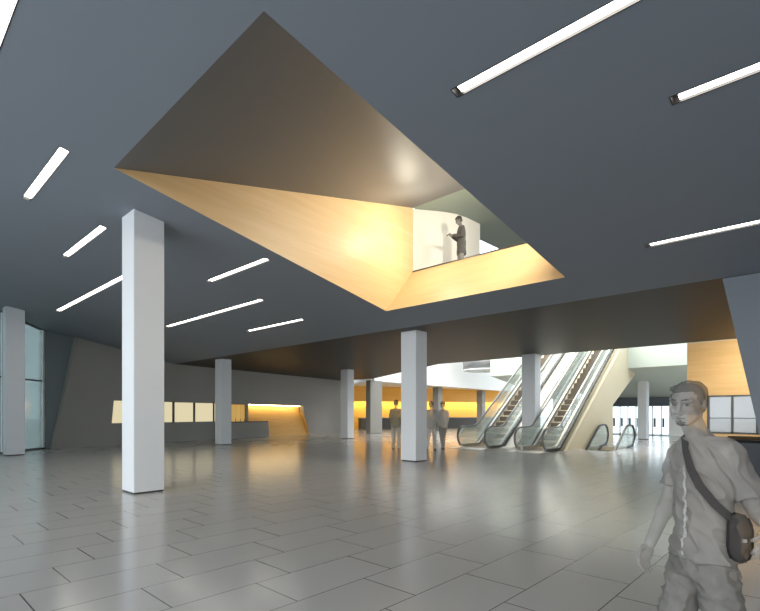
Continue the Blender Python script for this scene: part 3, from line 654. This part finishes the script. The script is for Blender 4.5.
# --- small visitors in the distance
def visitor(loc, face, height, label, cols, op, pose='stand', coat=False, bun=False):
    """face = direction the visitor looks; cols: hair, top, trousers, shoes, skin"""
    k = height/1.78
    t = thing('person', label, 'person', loc, math.atan2(face.y, face.x)-math.pi/2)     # local +y forward, +x right
    mk = lambda n, c: ghost('visitor_'+n, c, op, amount=0.25, scale=20)
    mh, mt, mj, ms, mk_ = [mk(n, c) for n, c in zip(('hair', 'top', 'trousers', 'shoe', 'skin'), cols)]
    W = lambda *p: V(p)*k
    st = 0.11 if pose == 'walk' else 0.0; bow = 0.05 if pose == 'read' else 0.0
    lev = [(W(0, 0, .84), .155, .10), (W(0, 0, .95), .16, .105), (W(0, 0, 1.08), .14, .095), (W(0, .0, 1.25), .165, .11), (W(0, 0, 1.37), .165, .1), (W(0, .0, 1.44), .11, .075)]
    lev = [(c, w*k, d*k) for c, w, d in lev]
    arms = []
    for s in (-1, 1):
        sh = W(s*.165, 0, 1.39)
        if pose == 'read': el, wr = W(s*.215, .05, 1.12), W(s*.06, .27, 1.18)
        elif pose == 'walk': el, wr = W(s*.20, -.03+s*.05, 1.12), W(s*.185, .12*s+.05, .88)
        else: el, wr = W(s*.205, -.02, 1.12), W(s*.17, .1, .89)
        arms.append((s, sh, el, wr))
    legs = [(s, W(s*.085, 0, .88), W(s*.095, s*st+.02, .48), W(s*.095, s*st*2.0-(.05 if s < 0 and st else 0), .075)) for s in (-1, 1)]
    bm = B(); loft(bm, torso_rings(lev, V((1, 0, 0)), V((0, 1, 0)), -0.012), 18); capsule(bm, W(0, 0, 1.44), .05*k, W(0, .02+bow*.5, 1.57), .05*k)
    hf = V((0, 1, -0.55 if pose == 'read' else -0.05)); P, r, f, u = head(bm, W(0, .03+bow, 1.648), hf, V((0, 0, 1)), k*1.06)
    for s, sh, el, wr in arms:
        capsule(bm, W(s*.08, 0, 1.41), .05*k, sh, .05*k); chain(bm, [sh, el, wr], (.048*k, .04*k, .03*k))
        if pose == 'read': hand(bm, wr, (-s*.5, .8, .1), (-s*.7, -.3, .5), k, .7, -s)
        else: hand(bm, wr, (-s*.1, .12, -1), (-s, .0, 0), k, .5, -s)
    for s, a, b, c in legs: chain(bm, [a, b, c], (.085*k, .055*k, .04*k)); capsule(bm, c-W(0, .02, .02), .035*k, c+W(0, .13, -.035), .03*k)
    fuse('body', bm, 0.0095*k, mk_, t, 2)
    hair('hair', P, r, f, u, k*1.06, mh, t, 0.009*k, 1.06, 0.0)
    bm = B(); lo = .62 if coat else .80
    tl = [(W(0, 0, lo), .19 if coat else .178, .14 if coat else .125), (W(0, 0, .98), .18, .128), (W(0, 0, 1.1), .165, .118), (W(0, 0, 1.26), .185, .128), (W(0, 0, 1.37), .18, .115), (W(0, 0, 1.44), .12, .09), (W(0, 0, 1.475), .07, .068)]
    loft(bm, torso_rings([(c, w*k, d*k) for c, w, d in tl], V((1, 0, 0)), V((0, 1, 0))), 20)
    for s, sh, el, wr in arms: capsule(bm, W(s*.08, 0, 1.41), .062*k, sh, .064*k); chain(bm, [sh, el, el.lerp(wr, .9)], (.064*k, .054*k, .045*k))
    fuse('coat' if coat else 'jacket', bm, 0.011*k, mt, t, 2, 0.008, 11)
    bm = B()
    loft(bm, torso_rings([(W(0, 0, .8), .165*k, .115*k), (W(0, 0, .96), .17*k, .117*k)], V((1, 0, 0)), V((0, 1, 0))), 18)
    for s, a, b, c in legs: chain(bm, [a, b, c+W(0, 0, .02)], (.098*k, .074*k, .062*k))
    fuse('trousers', bm, 0.011*k, mj, t, 2, 0.008, 14)
    for s, a, b, c in legs:
        bm = B(); capsule(bm, c+W(0, -.05, -.03), .043*k, c+W(0, .15, -.035), .038*k); fuse('shoe', bm, 0.011*k, ms, t, 1)
    if pose == 'read':
        bm = B(); M = Matrix.Translation(W(0, .39, 1.215)) @ Matrix.Rotation(1.0, 4, 'X'); box(bm, -.05, .05, -.01, .01, -.06, .06)
        bmesh.ops.transform(bm, matrix=M, verts=bm.verts); return obj('booklet_tmp', bm, mt), t
    return None, t
away = FW
visitor(V((16.0, 14.05, 0)), (away+RX*0.25).normalized(), 2.2, 'visitor in an olive top seen from behind, half hidden by the column', ((.08, .07, .05), (.19, .165, .10), (.34, .31, .26), (.12, .12, .12), (.4, .33, .25)), 0.72)
visitor(V((16.60, 12.58, 0)), (away+RX*0.3).normalized(), 2.13, 'visitor in a grey jacket walking away right beside the column', ((.09, .085, .075), (.36, .34, .30), (.5, .47, .42), (.10, .10, .10), (.4, .35, .3)), 0.72, 'walk')
visitor(V((17.68, 12.75, 0)), (away-RX*0.25).normalized(), 2.14, 'visitor in a pale beige shirt between the grey jacketed visitor and the escalators', ((.09, .085, .075), (.7, .64, .55), (.3, .28, .25), (.10, .10, .10), (.4, .35, .3)), 0.72, 'walk')
bk, rd = visitor(V((12.32, 8.21, 5.75)), (-RX*0.95-FW*0.1).normalized(), 1.78, 'visitor in a dark coat reading upstairs before the white wall', ((.02, .02, .02), (.05, .05, .05), (.2, .195, .185), (.1, .1, .1), (.14, .13, .12)), 0.85, 'read', True)
bk.matrix_world = Matrix.Translation(rd.location) @ Matrix.Rotation(rd.rotation_euler.z, 4, 'Z'); bk.name = 'booklet'
tag(bk, 'small grey booklet in the hands of the visitor upstairs', 'booklet', kind='thing')

# ------------------------------------------------------------------ lights
def area(name, loc, target, size, power, color, sy=None):
    l = bpy.data.lights.new(name, 'AREA'); l.energy = power; l.color = color; l.size = size
    if sy: l.shape = 'RECTANGLE'; l.size_y = sy
    o = bpy.data.objects.new(name, l); COL.objects.link(o); o.location = loc
    o.rotation_euler = (V(target)-V(loc)).to_track_quat('-Z', 'Y').to_euler(); return o
pl = bpy.data.lights.new('lamp_opening', 'POINT'); pl.energy = 90; pl.color = (1.0, 0.92, 0.74); pl.shadow_soft_size = 0.25
po = bpy.data.objects.new('lamp_opening', pl); COL.objects.link(po); po.location = (10.5, 8.5, 6.7)
area('fill_opening_wood', (10.2, 4.8, 6.9), (9.6, 9.55, 6.3), 0.4, 230, (1.0, 0.93, 0.76))  # unseen light added to lift the wood face of the opening
area('fill_atrium', (27.0, 12.5, 10.3), (26.0, 12.5, 0), 5.0, 2600, (1.0, 0.88, 0.68), 14.0)  # added fill with no visible fixture, warms and brightens the atrium
area('fill_upper_wall', (12.6, 5.2, 7.9), (12.9, 9.2, 6.7), 0.5, 90, (1.0, 0.93, 0.8))  # hidden light added to brighten the wall of the upper floor
area('fill_wood_wall', (20.2, 2.4, 4.2), (22.25, 2.2, 2.6), 0.3, 200, (1.0, 0.82, 0.5), 4.0)  # added warm fill without a fixture, brightens the wood wall

sl = bpy.data.lights.new('low_sun', 'SUN'); sl.energy = 1.5; sl.color = (1.0, 0.95, 0.88); sl.angle = math.radians(28)
so = bpy.data.objects.new('low_sun', sl); COL.objects.link(so); so.location = (-20, -12, 12)
so.rotation_euler = V((0.93, 0.33, -0.15)).to_track_quat('-Z', 'Y').to_euler()

w = bpy.data.worlds.new('sky'); S.world = w; w.use_nodes = True; nt = w.node_tree
bg = nt.nodes['Background']; bg.inputs['Color'].default_value = (0.80, 0.90, 1.0, 1); bg.inputs['Strength'].default_value = 3.7

# ------------------------------------------------------------------ camera and view
c = bpy.data.cameras.new('camera'); co = bpy.data.objects.new('camera', c); COL.objects.link(co); S.camera = co
co.location = (0, 0, 1.62); co.rotation_euler = (math.pi/2, 0, math.atan2(FW.y, FW.x)-math.pi/2)
c.sensor_width = 36; c.lens = 36*486.01/760; c.shift_y = (413-305.5)/760; c.clip_end = 500; c.clip_start = 0.05
S.view_settings.view_transform = 'Standard'; S.view_settings.look = 'None'; S.view_settings.gamma = 1; S.view_settings.exposure = 0.0
S.view_settings.use_curve_mapping = False
S.cycles.max_bounces = 10; S.cycles.diffuse_bounces = 5; S.cycles.glossy_bounces = 4; S.cycles.transparent_max_bounces = 24
S.cycles.sample_clamp_indirect = 6.0
